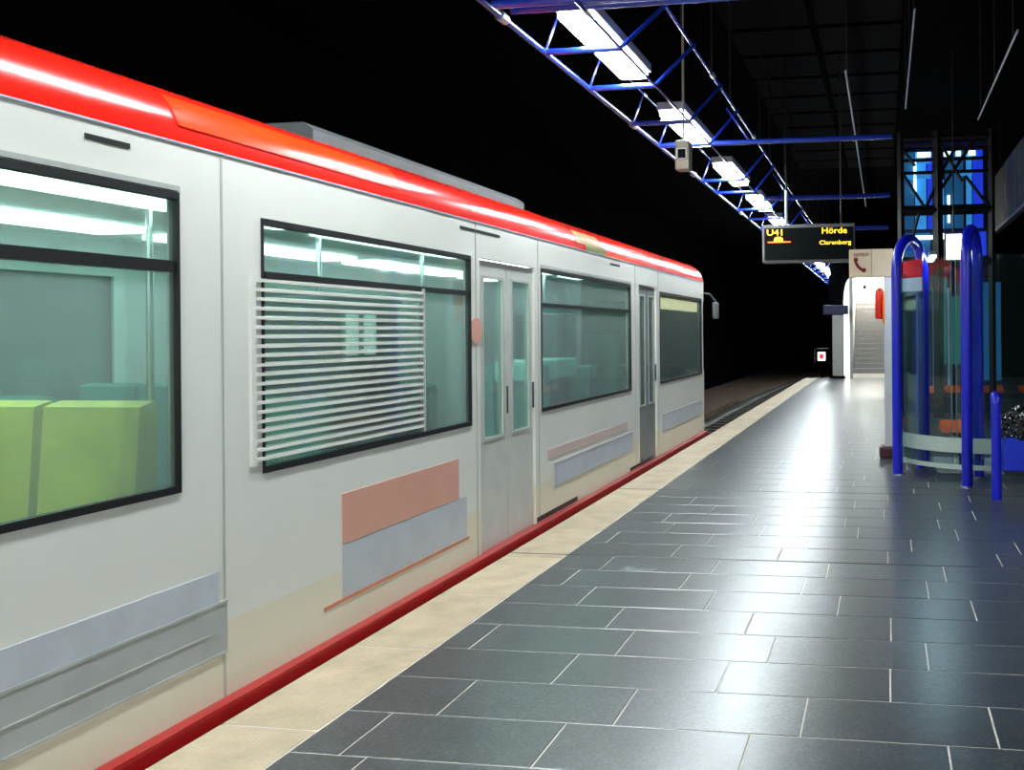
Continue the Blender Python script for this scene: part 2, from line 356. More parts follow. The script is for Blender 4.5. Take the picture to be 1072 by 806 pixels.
sg = thing('track_signal', 'small box signal with a red square on white beside the far track', 'signal', (-2.08, 32, -1.0))
obj('casing', bbox(-2.34, -1.83, 31.95, 32.2, .43, .97, .04), M['concrete'], sg)
obj('casing_rim', path(bm_new(), [(-2.31, 31.94, .46), (-2.31, 31.94, .90), (-2.26, 31.94, .95), (-1.86, 31.94, .95)], .012, 6), M['frameg'], sg)
bm = bm_new(); box(bm, -2.21, -1.95, 31.92, 31.95, .54, .83); obj('white_plate', bm, M['sigwhite'], sg)
bm = bm_new(); box(bm, -2.14, -2.02, 31.90, 31.92, .61, .76); obj('red_square', bm, M['sigred'], sg)
obj('post', tube((-2.08, 32.1, -1.08), (-2.08, 32.1, .44), .05), M['concrete'], sg)

# ------------------------------------------------------------ train
TX = -2.72; W = 2.66; TE = 14.25; T0 = -9.5; TH = .05
train = thing('light_rail_train', 'white light rail train with red roof edge and red sill standing along the platform', 'train', (TX - W/2, 4, -1.0))
ZW0, ZW1 = .92, 2.09
near_holes = [(-8.9, -7.0, ZW0, ZW1), (-6.8, -5.8, .02, 2.09), (-5.5, -3.1, ZW0, ZW1), (-2.8, -.2, ZW0, ZW1), (.35, 3.34, ZW0, ZW1), (3.84, 6.0, ZW0, 2.05),
              (6.15, 7.18, .02, 2.05), (7.32, 10.06, ZW0 - .02, 2.05), (10.42, 11.24, .02, 2.07), (11.42, 14.12, ZW0 - .02, 2.03)]
far_holes = [h for h in near_holes if h[2] > .5]
def wall_grid(bm, xa, xb, y0, y1, z0, z1, holes):
    ys = sorted({y0, y1} | {h[0] for h in holes} | {h[1] for h in holes}); zs = sorted({z0, z1} | {min(max(h[2], z0), z1) for h in holes} | {min(max(h[3], z0), z1) for h in holes})
    for a, b in zip(ys, ys[1:]):
        run = None
        for c, d in zip(zs, zs[1:]):
            m = ((a+b)/2, (c+d)/2)
            hole = any(h[0] < m[0] < h[1] and h[2] < m[1] < h[3] for h in holes)
            if hole:
                if run: box(bm, xa, xb, a, b, run[0], run[1]); run = None
            else: run = (run[0] if run else c, d)
        if run: box(bm, xa, xb, a, b, run[0], run[1])
bm = bm_new(); wall_grid(bm, TX - TH, TX, T0, TE, .34, 2.29, near_holes); side = obj('side_wall', bm, M['body'], train)
bm = bm_new(); wall_grid(bm, TX - TH, TX, T0, TE, -.12, .34, near_holes); obj('lower_side_wall', bm, M['lower'], train)
bm = bm_new(); wall_grid(bm, TX - W, TX - W + TH, T0, TE, -.12, 2.29, far_holes); obj('side_wall', bm, M['body'], train)
bm = bm_new(); box(bm, TX - W, TX, T0 - .05, T0, -.12, 2.29); obj('end_wall', bm, M['body'], train)
bm = bm_new(); box(bm, TX - W + TH, TX - TH, T0, TE, -.12, .015); obj('cabin_floor', bm, M['infloor'], train)
bm = bm_new(); box(bm, TX - W + TH, TX - TH, T0, TE, 2.2, 2.24); obj('cabin_ceiling', bm, M['inceil'], train)
# red cove roof edges (quarter ellipse) and grey roof
def cove(sx):
    pts = []
    x0 = TX if sx > 0 else TX - W
    for i in range(11):
        a = i/10*math.pi/2; pts.append((x0 - sx*.30*(1-math.cos(a)), 2.29 + .27*math.sin(a)))
    pts += [(x0 - sx*.30, 2.5), (x0 - sx*.08, 2.29)]
    return pts
obj('roof_edge', extr(cove(1), 'Y', T0, TE), M['red'], train, smooth=True)
obj('roof_edge', extr(cove(-1), 'Y', T0, TE), M['red'], train, smooth=True)
pts = [(TX-.30, 2.46), (TX-.30, 2.56)] + [(TX-.30-(W-.6)*i/10, 2.56 + .07*math.sin(math.pi*i/10)) for i in range(1, 10)] + [(TX-W+.30, 2.56), (TX-W+.30, 2.46)]
obj('roof', extr(pts, 'Y', T0, TE), M['roofg'], train, smooth=True)
bm = bm_new(); box(bm, TX-.004, TX + .006, T0, TE, 2.283, 2.290); obj('gutter_line', bm, M['whiteband'], train)
# red step board and dark gap
obj('sill_board', bbox(TX - .04, TX + .055, T0, TE + .05, -.16, .028, .012), M['sill'], train, smooth=True)
bm = bm_new(); box(bm, TX - W, TX - .03, T0, TE, -.35, -.12); obj('underframe', bm, M['rubber'], train)
for yb in (-7.5, 1.6, 11.4):
    bg = bbox(TX - 2.2, TX - .45, yb - 1.2, yb + 1.2, -.75, -.35, .05); b = obj('bogie', bg, M['rubber'], train)
    for yy in (-.9, .9):
        for xx in (-3.33, -4.77):
            wbm = bm_new(); bmesh.ops.create_cone(wbm, cap_ends=True, segments=24, radius1=.32, radius2=.32, depth=.12)
            bmesh.ops.rotate(wbm, verts=wbm.verts, matrix=Matrix.Rotation(math.pi/2, 3, 'Y')); bmesh.ops.translate(wbm, verts=wbm.verts, vec=(xx, yb+yy, -.54))
            obj('wheel', wbm, M['rail'], b, smooth=True)
# nose: rounded plan, windscreen
nose = []
for i in range(9):
    a = i/8*math.pi/2; nose.append((TX - .28*(1-math.cos(a)), TE + .38*math.sin(a)))
outline = nose + [(2*(TX - W/2) - p[0], p[1]) for p in nose[::-1]]
obj('nose', extr(outline, 'Z', -.12, .95), M['lower'], train, smooth=True)
obj('windscreen', extr([(TX - W/2 + (p[0]-TX+W/2)*.985, TE + (p[1]-TE)*.95) for p in outline], 'Z', .95, 2.0), M['tintd'], train, smooth=True)
obj('nose_top', extr(outline, 'Z', 2.0, 2.29), M['body'], train, smooth=True)
bm = bm_new(); n = len(outline); rings = []
for zi in range(6):
    a = zi/5*math.pi/2; k = .30*(1-math.cos(a)); z = 2.29 + .27*math.sin(a); cxm = TX - W/2
    rings.append([bm.verts.new((cxm + (p[0]-cxm)*(1 - k/(W/2)), TE + (p[1]-TE)*(1 - k/.38), z)) for p in outline])
for i in range(5):
    for j in range(n): bm.faces.new((rings[i][j], rings[i][(j+1)%n], rings[i+1][(j+1)%n], rings[i+1][j]))
bm.faces.new(rings[-1]); bm.faces.new(rings[0][::-1]); obj('nose_roof', bm, M['red'], train, smooth=True)
for sx in (TX - .40, TX - W + .40):
    h = bm_new(); bmesh.ops.create_uvsphere(h, u_segments=14, v_segments=8, radius=.1); bmesh.ops.scale(h, verts=h.verts, vec=(1, .4, 1)); bmesh.ops.translate(h, verts=h.verts, vec=(sx, TE+.38, .45)); obj('headlamp', h, M['sigwhite'], train, smooth=True)
obj('buffer', bbox(TX - W/2 - .5, TX - W/2 + .5, TE + .36, TE + .55, -.25, .0, .03), M['rubber'], train)
# mirror arm
mr_ = obj('mirror', bbox(TX + .06, TX + .10, 14.72, 15.10, 1.74, 2.0, .018), M['roofg'], train)
obj('mirror_arm', path(bm_new(), [(TX - .12, 14.55, 2.14), (TX + .02, 14.75, 2.12), (TX + .08, 14.95, 2.0)], .014, 8), M['roofg'], mr_, smooth=True)
# windows: frame > glass, transom
def ring(bm, x0, x1, y0, y1, z0, z1, t, s=None):
    s = s or t
    box(bm, x0, x1, y0, y1, z0, z0+t); box(bm, x0, x1, y0, y1, z1-t, z1); box(bm, x0, x1, y0, y0+s, z0+t, z1-t); box(bm, x0, x1, y1-s, y1, z0+t, z1-t)
def window(h, gl, transom=1.80, t=.028, thick=.045, both=False, X=TX):
    bm = bm_new(); ring(bm, X - .03, X + .008, *h, t, .012); f = obj('window_frame', bm, M['rubber'], train)
    bm = bm_new(); box(bm, X - .022, X - .012, h[0]+.012, h[1]-.012, h[2]+t, h[3]-t); obj('window_pane', bm, gl, f)
    if transom:
        bm = bm_new(); box(bm, X - .03, X + .004, h[0]+t, h[1]-t, transom-thick/2, transom+thick/2); obj('transom', bm, M['rubber'], f)
    return f
for i in (0, 2, 3, 4): window(near_holes[i], M['tint'])
wf = window(near_holes[5], M['tint'], 1.80, thick=.03)
window(near_holes[7], M['tint'], 1.76, thick=.03)
cabw = window(near_holes[9], M['tintd'], None)
for h in far_holes:
    bm = bm_new(); ring(bm, TX - W - .008, TX - W + .03, *h, .03); f = obj('window_frame', bm, M['rubber'], train)
    bm = bm_new(); box(bm, TX-W+.01, TX-W+.02, h[0]+.03, h[1]-.03, h[2]+.03, h[3]-.03); obj('window_pane', bm, M['tintd'], f)
# louvre of horizontal slats over the near half of the third window
for i in range(20):
    z = .975 + .0415*i; 
    obj('louvre_slat', extr([(TX - .012, z), (TX + .012, z + .003), (TX + .012, z + .017), (TX - .012, z + .021)], 'Y', 3.77, 5.32), M['body'], train)
bm = bm_new(); box(bm, TX - .001, TX + .014, 3.755, 3.785, .96, 1.80); obj('louvre_post', bm, M['body'], train)
bm = bm_new(); box(bm, TX - .012, TX + .010, 5.32, 5.35, .95, 1.80); obj('louvre_post', bm, M['seam'], train)
# doors
def door(h, pm, glm, wz=(.55, 1.93), two=True):
    y0, y1, z0, z1 = h; mid = (y0+y1)/2
    for a, b in (((y0, mid), (mid, y1)) if two else ((y0, y1),)):
        bm = bm_new(); t = .10; X = TX - .02
        wall_grid(bm, X - .03, X, a + .006, b - .006, z0, z1 - .01, [(a + t, b - t*.8, wz[0], wz[1])])
        dd = obj('door', bm, pm, train)
        bm = bm_new(); box(bm, X - .02, X - .01, a + t, b - t*.8, wz[0], wz[1]); obj('door_pane', bm, glm, dd)
        bm = bm_new(); ring(bm, X - .002, X + .006, a + t - .015, b - t*.8 + .015, wz[0]-.015, wz[1]+.015, .018); obj('door_seal', bm, M['seam'], dd)
        obj('door_handle', tube((X + .02, b - .05, .95), (X + .02, b - .05, 1.15), .009, 8), M['chrome'], dd, smooth=True)
door(near_holes[1], M['doorp'], M['tint'])
door(near_holes[6], M['doorp'], M['tint'], (.80, 1.92))
door(near_holes[8], M['doord'], M['tintd'], (.70, 1.95))
d = bm_new(); bmesh.ops.create_cone(d, cap_ends=True, segments=24, radius1=.09, radius2=.09, depth=.006); bmesh.ops.rotate(d, verts=d.verts, matrix=Matrix.Rotation(math.pi/2, 3, 'Y')); bmesh.ops.translate(d, verts=d.verts, vec=(TX + .004, 6.08, 1.55)); o = obj('sticker', d, M['pink'], train); o['label'] = 'round faded red sticker'
# flat livery and advert panels
def panel(name, y0, y1, z0, z1, m, e=.004, label=None):
    bm = bm_new(); box(bm, TX - .001, TX + e, y0, y1, z0, z1); o = obj(name, bm, m, train)
    if label: o['label'] = label
    return o
panel('advert_panel', -3.0, 3.55, .43, .56, M['panelgrey'], label='pale blue grey stripe')
panel('advert_panel', -3.0, 3.60, .22, .425, M['panelgrey2'], label='mid grey stripe')
panel('panel_line', -3.0, 3.60, .421, .432, M['seam'], .007); panel('panel_line', -3.0, 3.60, .212, .222, M['seam'], .007); panel('panel_line', -3.0, 3.5, .31, .316, M['seam'], .007)
panel('advert_panel', 4.46, 5.80, .47, .725, M['pink'], label='faded red rectangle')
panel('advert_panel', 4.46, 5.92, .20, .465, M['panelgrey'], .002, label='pale lilac grey rectangle')
panel('advert_line', 4.30, 5.95, .178, .195, M['redline'])
panel('advert_panel', 7.45, 9.9, .50, .58, M['rosegrey'], label='rose grey stripe'); panel('advert_panel', 7.6, 10.1, .26, .44, M['bluegrey'], label='blue grey stripe')
panel('panel_line', 7.6, 10.1, .44, .452, M['seam'], .006); panel('panel_line', 7.6, 10.1, .25, .258, M['seam'], .006)
panel('advert_panel', 11.5, 14.1, .30, .50, M['panelgrey'], label='grey stripe below the cab window'); panel('panel_line', 11.5, 14.1, .50, .512, M['seam'], .006)
for y in (.15, 3.58, 6.08, 7.25, 10.25, 11.33): panel('body_seam', y, y + .012, -.1, 2.28, M['seam'], .003)
for a, b in ((5.85, 6.5), (9.3, 9.65), (2.9, 3.1)): 
    panel('air_slot', a, b, 2.215, 2.235, M['rubber'], .003)
panel('step_slot', 7.2, 8.2, .035, .075, M['rubber'], .003); panel('step_slot', 10.0, 11.0, .035, .07, M['rubber'], .003)
panel('window_top_band', .35, 3.34, 2.095, 2.115, M['seam'], .01); panel('window_top_band', 7.32, 10.06, 2.055, 2.08, M['seam'], .01)
# orange and yellow emblem patches on the red roof edge
def cove_patch(y0, y1, a0, a1, m, name='roof_emblem', label=None):
    bm = bm_new(); vs = []
    for i in range(6):
        a = (a0 + (a1-a0)*i/5) * math.pi/2
        vs.append([bm.verts.new((TX - .30*(1-math.cos(a)) + .004*math.cos(a), y, 2.29 + .27*math.sin(a) + .004)) for y in (y0, y1)])
    for i in range(5): bm.faces.new((vs[i][0], vs[i][1], vs[i+1][1], vs[i+1][0]))
    bmesh.ops.solidify(bm, geom=list(bm.faces), thickness=.003); o = obj(name, bm, m, train, smooth=True)
    if label: o['label'] = label
cove_patch(3.35, 5.1, .15, .5, mat('orange_emblem', (.85, .10, .01), .25, coat=.5), label='orange stripe emblem')
cove_patch(8.25, 9.0, .12, .42, mat('ochre_emblem', (.62, .32, .03), .35), label='ochre emblem'); cove_patch(8.5, 9.15, .0, .14, mat('green_emblem', (.30, .36, .05), .35), label='olive green emblem')
# roof unit
rb = obj('roof_unit', extr([(TX-.36, 2.53), (TX-.36, 2.66), (TX-.42, 2.70), (TX-2.2, 2.70), (TX-2.30, 2.66), (TX-2.30, 2.53)], 'Y', 4.8, 7.9), mat('roof_unit_grey', (.085, .09, .095), .5), train)
for i in range(12):
    bm = bm_new(); box(bm, TX-.364, TX-.35, 4.95+.24*i, 5.13+.24*i, 2.575, 2.60); obj('grille', bm, M['rubber'], rb)
# interior
for x in (-3.45, -4.65):
    for y in [-8.5 + 2.35*i for i in range(9)]:
        obj('cabin_lamp', bbox(x-(.18 if y > 1 else .09), x+(.18 if y > 1 else .09), y, min(y+2.0, 11.0), 2.165, 2.2, .008), M['trainlamp'], train)
bm = bm_new(); wall_grid(bm, TX-W+TH, TX-W+TH+.02, T0, 11.2, .02, 2.2, [(h[0]+.1, h[1]-.1, 1.05, 1.95) for h in far_holes if h[1] < 11.3]); obj('lining', bm, M['inwall'], train)
bm = bm_new(); box(bm, TX-W+TH, TX-.95, 11.24, 11.30, .02, 2.2); obj('cab_partition', bm, M['doord'], train)
bm = bm_new(); box(bm, TX-.9, TX-.06, 6.03, 6.06, .02, 1.72); obj('draught_screen', bm, M['inwall'], train)
def seat(y, xs, m, facing=1, top=1.28):
    bm = bm_new()
    prof = [(0, .42), (.42, .42), (.46, .40), (.46, .48), (.40, .50), (.08, .50), (.02, top), (-.06, top + .02), (-.08, top - .04), (-.04, .42)]
    for x0, x1 in xs:
        e = extr([(y + facing*p[0], p[1]) for p in prof], 'X', x0, x1); tm = bpy.data.meshes.new('t'); e.to_mesh(tm); bm.from_mesh(tm); e.free(); bpy.data.meshes.remove(tm)
        box(bm, x0+.15, x1-.15, y + min(0, facing*.3) + .05, y + max(0, facing*.3) - .05, .02, .42)
    s = obj('seat', bm, m, train, smooth=True); return s
XS = [(-3.22, -2.80), (-3.68, -3.26)]; XF = [(-4.85, -4.42), (-5.30, -4.88)]
for y, m, fc, tp in ((1.0, M['lime'], -1, 1.36), (1.25, M['lime'], 1, 1.36), (2.35, M['lime'], -1, 1.36), (2.55, M['lime'], 1, 1.36), (3.25, M['lime'], -1, 1.26), (4.5, M['teal'], 1, 1.2), (5.6, M['teal'], -1, 1.2), (7.7, M['teal'], 1, 1.25), (8.9, M['teal'], -1, 1.2), (9.15, M['teal'], 1, 1.2), (-1.8, M['teal'], 1, 1.2), (-.6, M['teal'], -1, 1.2), (-4.8, M['teal'], 1, 1.2)):
    seat(y, XS, m, fc, tp); seat(y, XF, m, fc, tp)
bm = bbox(TX - .5, TX - .12, 7.55, 8.6, 1.13, 1.30, .02); obj('shelf_panel', bm, M['aqua'], train)
for y in (2.2, 4.4, 5.9, 7.35, 9.0, 10.2):
    obj('grab_pole', tube((-3.75, y, .02), (-3.75, y, 2.2), .018, 8), M['chrome'], train, smooth=True)
obj('equipment_cabinet', bbox(TX - .75, TX - .12, 4.62, 5.28, .02, 1.74, .02), M['rubber'], train)
for y in (4.70, 4.88): obj('pale_reflection', bbox(TX - .12, TX - .105, y, y + .12, 1.42, 1.64, .008), M['reflglow'], train)  # glowing strips put in for two pale reflections behind the slats
obj('partition_cabinet', bbox(TX - .8, TX - .3, 8.75, 9.15, .02, 1.72, .02), M['rubber'], train)
obj('destination_display', bbox(TX - .12, TX - .045, 11.5, 14.05, 1.83, 1.97, .01), M['cream'], train)
obj('cab_desk', bbox(TX - 1.9, TX - .25, 13.3, 14.2, .02, 1.05, .04), M['rubber'], train)
obj('cab_seat', bbox(TX - 1.3, TX - .8, 12.3, 12.45, .5, 1.5, .06), M['teal'], train)

# ------------------------------------------------------------ ceiling truss along the platform edge
ZT = 3.62; ZC = 4.08; XA, XB, XC = -2.48, -1.90, -1.67
tr = thing('ceiling_truss', 'blue tubular lattice truss hanging over the platform edge', 'truss', (-2.2, 20, ZT))
for x, z, r in ((XA, ZT, .024), (XB, ZT, .012), (XC, ZC, .017), (XA + .12, ZT + .30, .010)):
    for a, b in ((-4, 6.0), (6.0, 9.35), (9.35, 12.4), (12.4, 16.6), (16.6, 24), (24, 36), (36, 48)):
        obj('chord', tube((x, a + .02, z), (x, b - .02, z), r, 10), M['bluet'], tr, smooth=True)
        bm = bm_new(); path(bm, [(x, b - .05, z), (x, b + .05, z)], r*1.5, 10); obj('coupling', bm, M['rod'], tr, smooth=True)
bars = [4.7, 6.8, 7.88, 9.3, 10.44, 13.0, 14.15, 16.2, 17.6, 19.3, 21, 22.7, 24.4, 26, 28, 30, 32, 34, 36, 38, 40, 42]
for y in bars:
    obj('crossbar', tube((XA, y, ZT), (XB, y, ZT), .024, 10), M['bluet'], tr, smooth=True)
    obj('diagonal', tube((XB, y, ZT), (XC + .02, y + .45, ZC), .018, 8), M['bluet'], tr, smooth=True)
    obj('hanger', tube((XC, y, ZC), (XC, y, 5.58), .010, 6), M['girder'], tr)
    obj('strut', tube((XA, y, ZT), (XA + .12, y, ZT + .30), .010, 6), M['bluet'], tr)
# transverse beams of two tubes
for n_, (y, lb) in enumerate(((6.0, 'pair of blue tube beams crossing overhead nearest the camera'), (10.75, 'pair of blue tube beams crossing overhead beside the hanging box'), (15.4, 'pair of blue tube beams crossing just beyond the hanging box'), (20.2, 'pair of blue tube beams crossing over the departure display'))):
    cb = thing('cross_beam', lb, 'beam', (0, y, 3.6), 'transverse ceiling beams')
    xl = XA if n_ < 2 else XB
    for dy, dz in ((-.16, .03), (.16, .10)):
        obj('tube', tube((xl, y+dy, 3.62+dz), (.1, y+dy, 3.62+dz), .028, 10), M['bluet'], cb, smooth=True)
    obj('brace', tube((-1.76, y, 4.08), (-1.5, y, 3.70), .012, 8), M['bluet'], cb, smooth=True)
# dim parallel conduits deeper in the ceiling
for x, z, y0, y1, lb in ((-.36, 4.1, 9.5, 20, 'thin pale conduit under the dark ceiling left of the lift tower'), (1.15, 4.1, 8.5, 12, 'thin pale conduit under the dark ceiling above the lift tower'), (.3, 4.5, 9, 13, 'short pale conduit high in the dark ceiling')):
    o = thing('conduit', lb, 'conduit', (x, y0, z)); obj('pipe', tube((x, y0, z), (x, y1, z), .010, 8), M['rod'], o, smooth=True)
    for yy in (y0 + .3, (y0+y1)/2, y1 - .3): obj('hanger', tube((x, yy, z), (x, yy, 5.6), .006, 6), M['girder'], o)
# lamps
l0 = thing('ceiling_lamp', '', 'lamp', (-2.10, 7.15, 3.72), 'strip lamps in the truss')
obj('housing', bbox(-2.24, -1.96, 6.30, 8.00, 3.76, 3.84, .01), M['housing'], l0)
obj('diffuser', bbox(-2.22, -1.98, 6.33, 7.13, 3.70, 3.76, .02, 2), M['lamp'], l0)
obj('diffuser', bbox(-2.22, -1.98, 7.17, 7.97, 3.70, 3.76, .02, 2), M['lamp'], l0)
ords = {0: 'glowing strip lamp in the truss, nearest to the camera', 1: 'glowing strip lamp in the truss just behind the hanging beige box', 2: 'third glowing strip lamp in the truss from the camera',
        3: 'fourth glowing strip lamp, just left above the departure display'}
l0['label'] = ords[0]
nth = ['fifth', 'sixth', 'seventh', 'eighth', 'ninth', 'tenth', 'eleventh', 'twelfth', 'thirteenth', 'fourteenth']
back = {-1: 'strip lamp of the truss just above and behind the nearest one', -2: 'strip lamp of the truss over the photographer', -3: 'strip lamp of the truss a little behind the photographer', -4: 'rearmost strip lamp of the truss'}
for k in list(range(-4, 0)) + list(range(1, 14)):
    lb = ords.get(k) or back.get(k) or 'small glowing strip lamp under the display, %s lamp from the camera' % nth[k-4]
    dup(l0, (-2.10, 7.15 + 3.05*k, 3.72), lb)
# second lamp row, added out of view to brighten the train side and right platform
for k, lb in enumerate(('rearmost', 'second', 'third', 'foremost')):
    r_ = dup(l0, (4.3, -5.0 + 3.6*k, 3.72), '%s added strip lamp, out of view over the opposite edge, counted from the rear' % lb, 'added lamps out of view')
    for y in (-.7, .7):
        h = bm_new(); path(h, [(4.3, -5.0+3.6*k+y, 3.83), (4.3, -5.0+3.6*k+y, 5.6)], .01, 6); obj('hanger', h, M['girder'], r_)

# hanging box
hb = thing('hanging_box', 'beige box with a small dark screen hanging from the truss before the second lamp', 'monitor', (-1.965, 9.3, 3.14))
obj('casing', bbox(-2.035, -1.895, 9.25, 9.42, 3.14, 3.43, .012), M['beige'], hb)
bm = bm_new(); box(bm, -2.005, -1.925, 9.24, 9.25, 3.25, 3.34); obj('screen', bm, M['screen'], hb)
bm = bm_new()
for a, b, c, d_ in ((-2.015, -1.915, 3.34, 3.35), (-2.015, -1.915, 3.24, 3.25), (-2.015, -2.005, 3.24, 3.35), (-1.925, -1.915, 3.24, 3.35)): box(bm, a, b, 9.235, 9.252, c, d_)
obj('bezel', bm, M['white'], hb); obj('rod', tube((-1.965, 9.33, 3.42), (-1.965, 9.33, 5.6), .012, 8), M['beige'], hb, smooth=True)

# departure display
dp = thing('departure_display', 'black departure display with amber lettering hanging over the platform', 'display', (-1.1, 14.1, 2.52))
x0, x1, z0, z1 = -1.775, -.42, 2.545, 3.10
obj('casing', bbox(x0, x1, 14.02, 14.30, z0, z1, .012), M['frameg'], dp)
bm = bm_new(); box(bm, x0+.035, x1-.02, 14.005, 14.02, z0+.035, z1-.05); obj('screen', bm, M['screen'], dp)
obj('hanger', tube((-1.43, 14.15, z1), (-1.43, 14.15, 3.62), .022, 8), M['rod'], dp, smooth=True); obj('upper_hanger', tube((-1.43, 14.15, 3.62), (-1.43, 14.15, 5.6), .012, 8), M['black'], dp); obj('hanger', tube((-.62, 14.15, z1), (-.62, 14.15, 5.6), .012, 8), M['black'], dp, smooth=True)
text_mesh('lettering', 'U41', .125, (-1.70, 13.998, 2.945), M['led'], dp, .225)
text_mesh('lettering', 'Hörde', .125, (-.89, 13.998, 2.955), M['led'], dp, .36)
text_mesh('lettering', 'Clarenberg', .085, (-.93, 13.998, 2.795), M['led'], dp, .46)
bm = bm_new(); box(bm, -1.69, -1.35, 13.995, 14.004, 2.835, 2.852); obj('track_symbol', bm, M['ledd'], dp)
obj('train_symbol', extr([(-1.60, 2.855), (-1.46, 2.855), (-1.47, 2.90), (-1.50, 2.92), (-1.56, 2.92), (-1.59, 2.90)], 'Y', 13.995, 14.004), M['led'], dp)

# emergency call post
ec = thing('emergency_call_post', 'beige sign box with a red telephone handset on a grey post', 'emergency phone', (.05, 11.7, 0))
obj('post', bbox(-.005, .115, 11.62, 11.80, .12, 2.18, .01), M['greyw'], ec)
obj('post_foot', bbox(-.075, .125, 11.58, 11.84, 0, .14, .03), mat('dark_red_foot', (.07, .015, .02), .5), ec)
obj('sign_box', bbox(-.415, .11, 11.60, 11.78, 2.175, 2.51, .008), M['signb'], ec)
bm = bm_new(); box(bm, -.152, -.146, 11.594, 11.60, 2.18, 2.505); obj('sign_seam', bm, M['frameg'], ec)
text_mesh('lettering', 'NOTRUF', .06, (-.355, 11.596, 2.425), M['signred'], ec, .17)
ph = []
hs = bm_new(); path(hs, [(-.345, 11.592, 2.395), (-.335, 11.592, 2.35), (-.31, 11.592, 2.305), (-.275, 11.592, 2.27), (-.235, 11.592, 2.25)], .017, 8)
for p, r in (((-.335, 11.592, 2.385), .028), ((-.24, 11.592, 2.258), .028)):
    e = bmesh.ops.create_uvsphere(hs, u_segments=12, v_segments=8, radius=r, matrix=Matrix.Translation(p) @ Matrix.Scale(.3, 4, (0, 1, 0)))
obj('handset_symbol', hs, M['signred'], ec, smooth=True)
fe = thing('fire_extinguisher', 'bright red cylinder hanging beside the grey emergency post', 'extinguisher', (-.04, 11.7, 1.66))
pts = [(0, 0), (.04, 0), (.055, .02), (.055, .30), (.048, .34), (.03, .36), (0, .365)]
bm = bm_new(); R = [[bm.verts.new((-.055 + r*math.cos(a*math.pi/8), 11.69 + r*math.sin(a*math.pi/8), 1.67 + z)) for a in range(16)] if r else [bm.verts.new((-.055, 11.69, 1.67+z))]*16 for r, z in pts]
for i in range(len(R)-1):
    for a in range(16):
        vs = []
        for v in (R[i][a], R[i][(a+1)%16], R[i+1][(a+1)%16], R[i+1][a]):
            if v not in vs: vs.append(v)
        if len(vs) > 2: bm.faces.new(vs)
obj('cylinder', bm, M['brightred'], fe, smooth=True); obj('valve', bbox(-.08, -.03, 11.67, 11.71, 2.02, 2.045, .005), M['brightred'], fe)
obj('hose', path(bm_new(), [(-.03, 11.67, 2.03), (-.002, 11.63, 1.95), (-.010, 11.62, 1.75), (-.012, 11.62, 1.62)], .013, 8), M['orange'], fe, smooth=True)

# ------------------------------------------------------------ glass shelter with blue tube arches
sh = thing('glass_shelter', 'rounded glass platform shelter framed by tall blue tube arches', 'shelter', (1.0, 10.4, 0))
def arch(p, q, top, r):
    p = Vector((*p, 0)); q = Vector((*q, 0)); mid = (p+q)/2; half = (q-p)/2; R_ = half.length
    pts = [p, p + Vector((0, 0, top - R_))]
    for i in range(1, 12):
        a = math.pi*i/12; pts.append(mid - half*math.cos(a) + Vector((0, 0, top - R_ + R_*math.sin(a))))
    pts += [q + Vector((0, 0, top - R_)), q]
    a = obj('arch', path(bm_new(), pts, r, 14), M['blue'], sh, smooth=True)
    for w_ in (p, q):
        f = bm_new(); path(f, [(w_.x, w_.y, 0), (w_.x, w_.y, .015)], r*1.5, 16); obj('foot_plate', f, M['chrome'], a)
    n_ = half.normalized(); s = bm_new(); perp = Vector((-n_.y, n_.x, 0))*.006
    A, B = p + n_*(r+.03), q - n_*(r+.03)
    vs = [s.verts.new(v) for v in (A-perp+Vector((0,0,.12)), B-perp+Vector((0,0,.12)), B+perp+Vector((0,0,.12)), A+perp+Vector((0,0,.12)), A-perp+Vector((0,0,top-R_)), B-perp+Vector((0,0,top-R_)), B+perp+Vector((0,0,top-R_)), A+perp+Vector((0,0,top-R_)))]
    for f in ((0,3,2,1),(4,5,6,7),(0,1,5,4),(1,2,6,5),(2,3,7,6),(3,0,4,7)): s.faces.new([vs[i] for i in f])
    obj('glass_pane', s, M['clear'], a)
arch((.128, 10.28), (.44, 11.0), 2.53, .055)
arch((.785, 9.54), (.96, 10.22), 2.54, .054)
arch((1.50, 10.2), (1.60, 10.9), 2.50, .05)
obj('post', tube((.385, 10.83, 0), (.385, 10.83, 2.45), .045, 14), M['blue'], sh, smooth=True)
CXs, CYs, RS = 1.10, 10.95, .93
def arc_wall(name, a0, a1, z0, z1, R_, m, th=.012, parent=None, seg=22, center=(CXs, CYs)):
    bm = bm_new(); cols = []
    for i in range(seg+1):
        a = math.radians(a0 + (a1-a0)*i/seg)
        cols.append([bm.verts.new((center[0] + rr*math.cos(a), center[1] + rr*math.sin(a), z)) for rr, z in ((R_, z0), (R_+th, z0), (R_+th, z1), (R_, z1))])
    for i in range(seg):
        for k in range(4): bm.faces.new((cols[i][k], cols[i+1][k], cols[i+1][(k+1)%4], cols[i][(k+1)%4]))
    bm.faces.new(cols[0]); bm.faces.new(cols[-1]); return obj(name, bm, m, parent or sh, smooth=True)
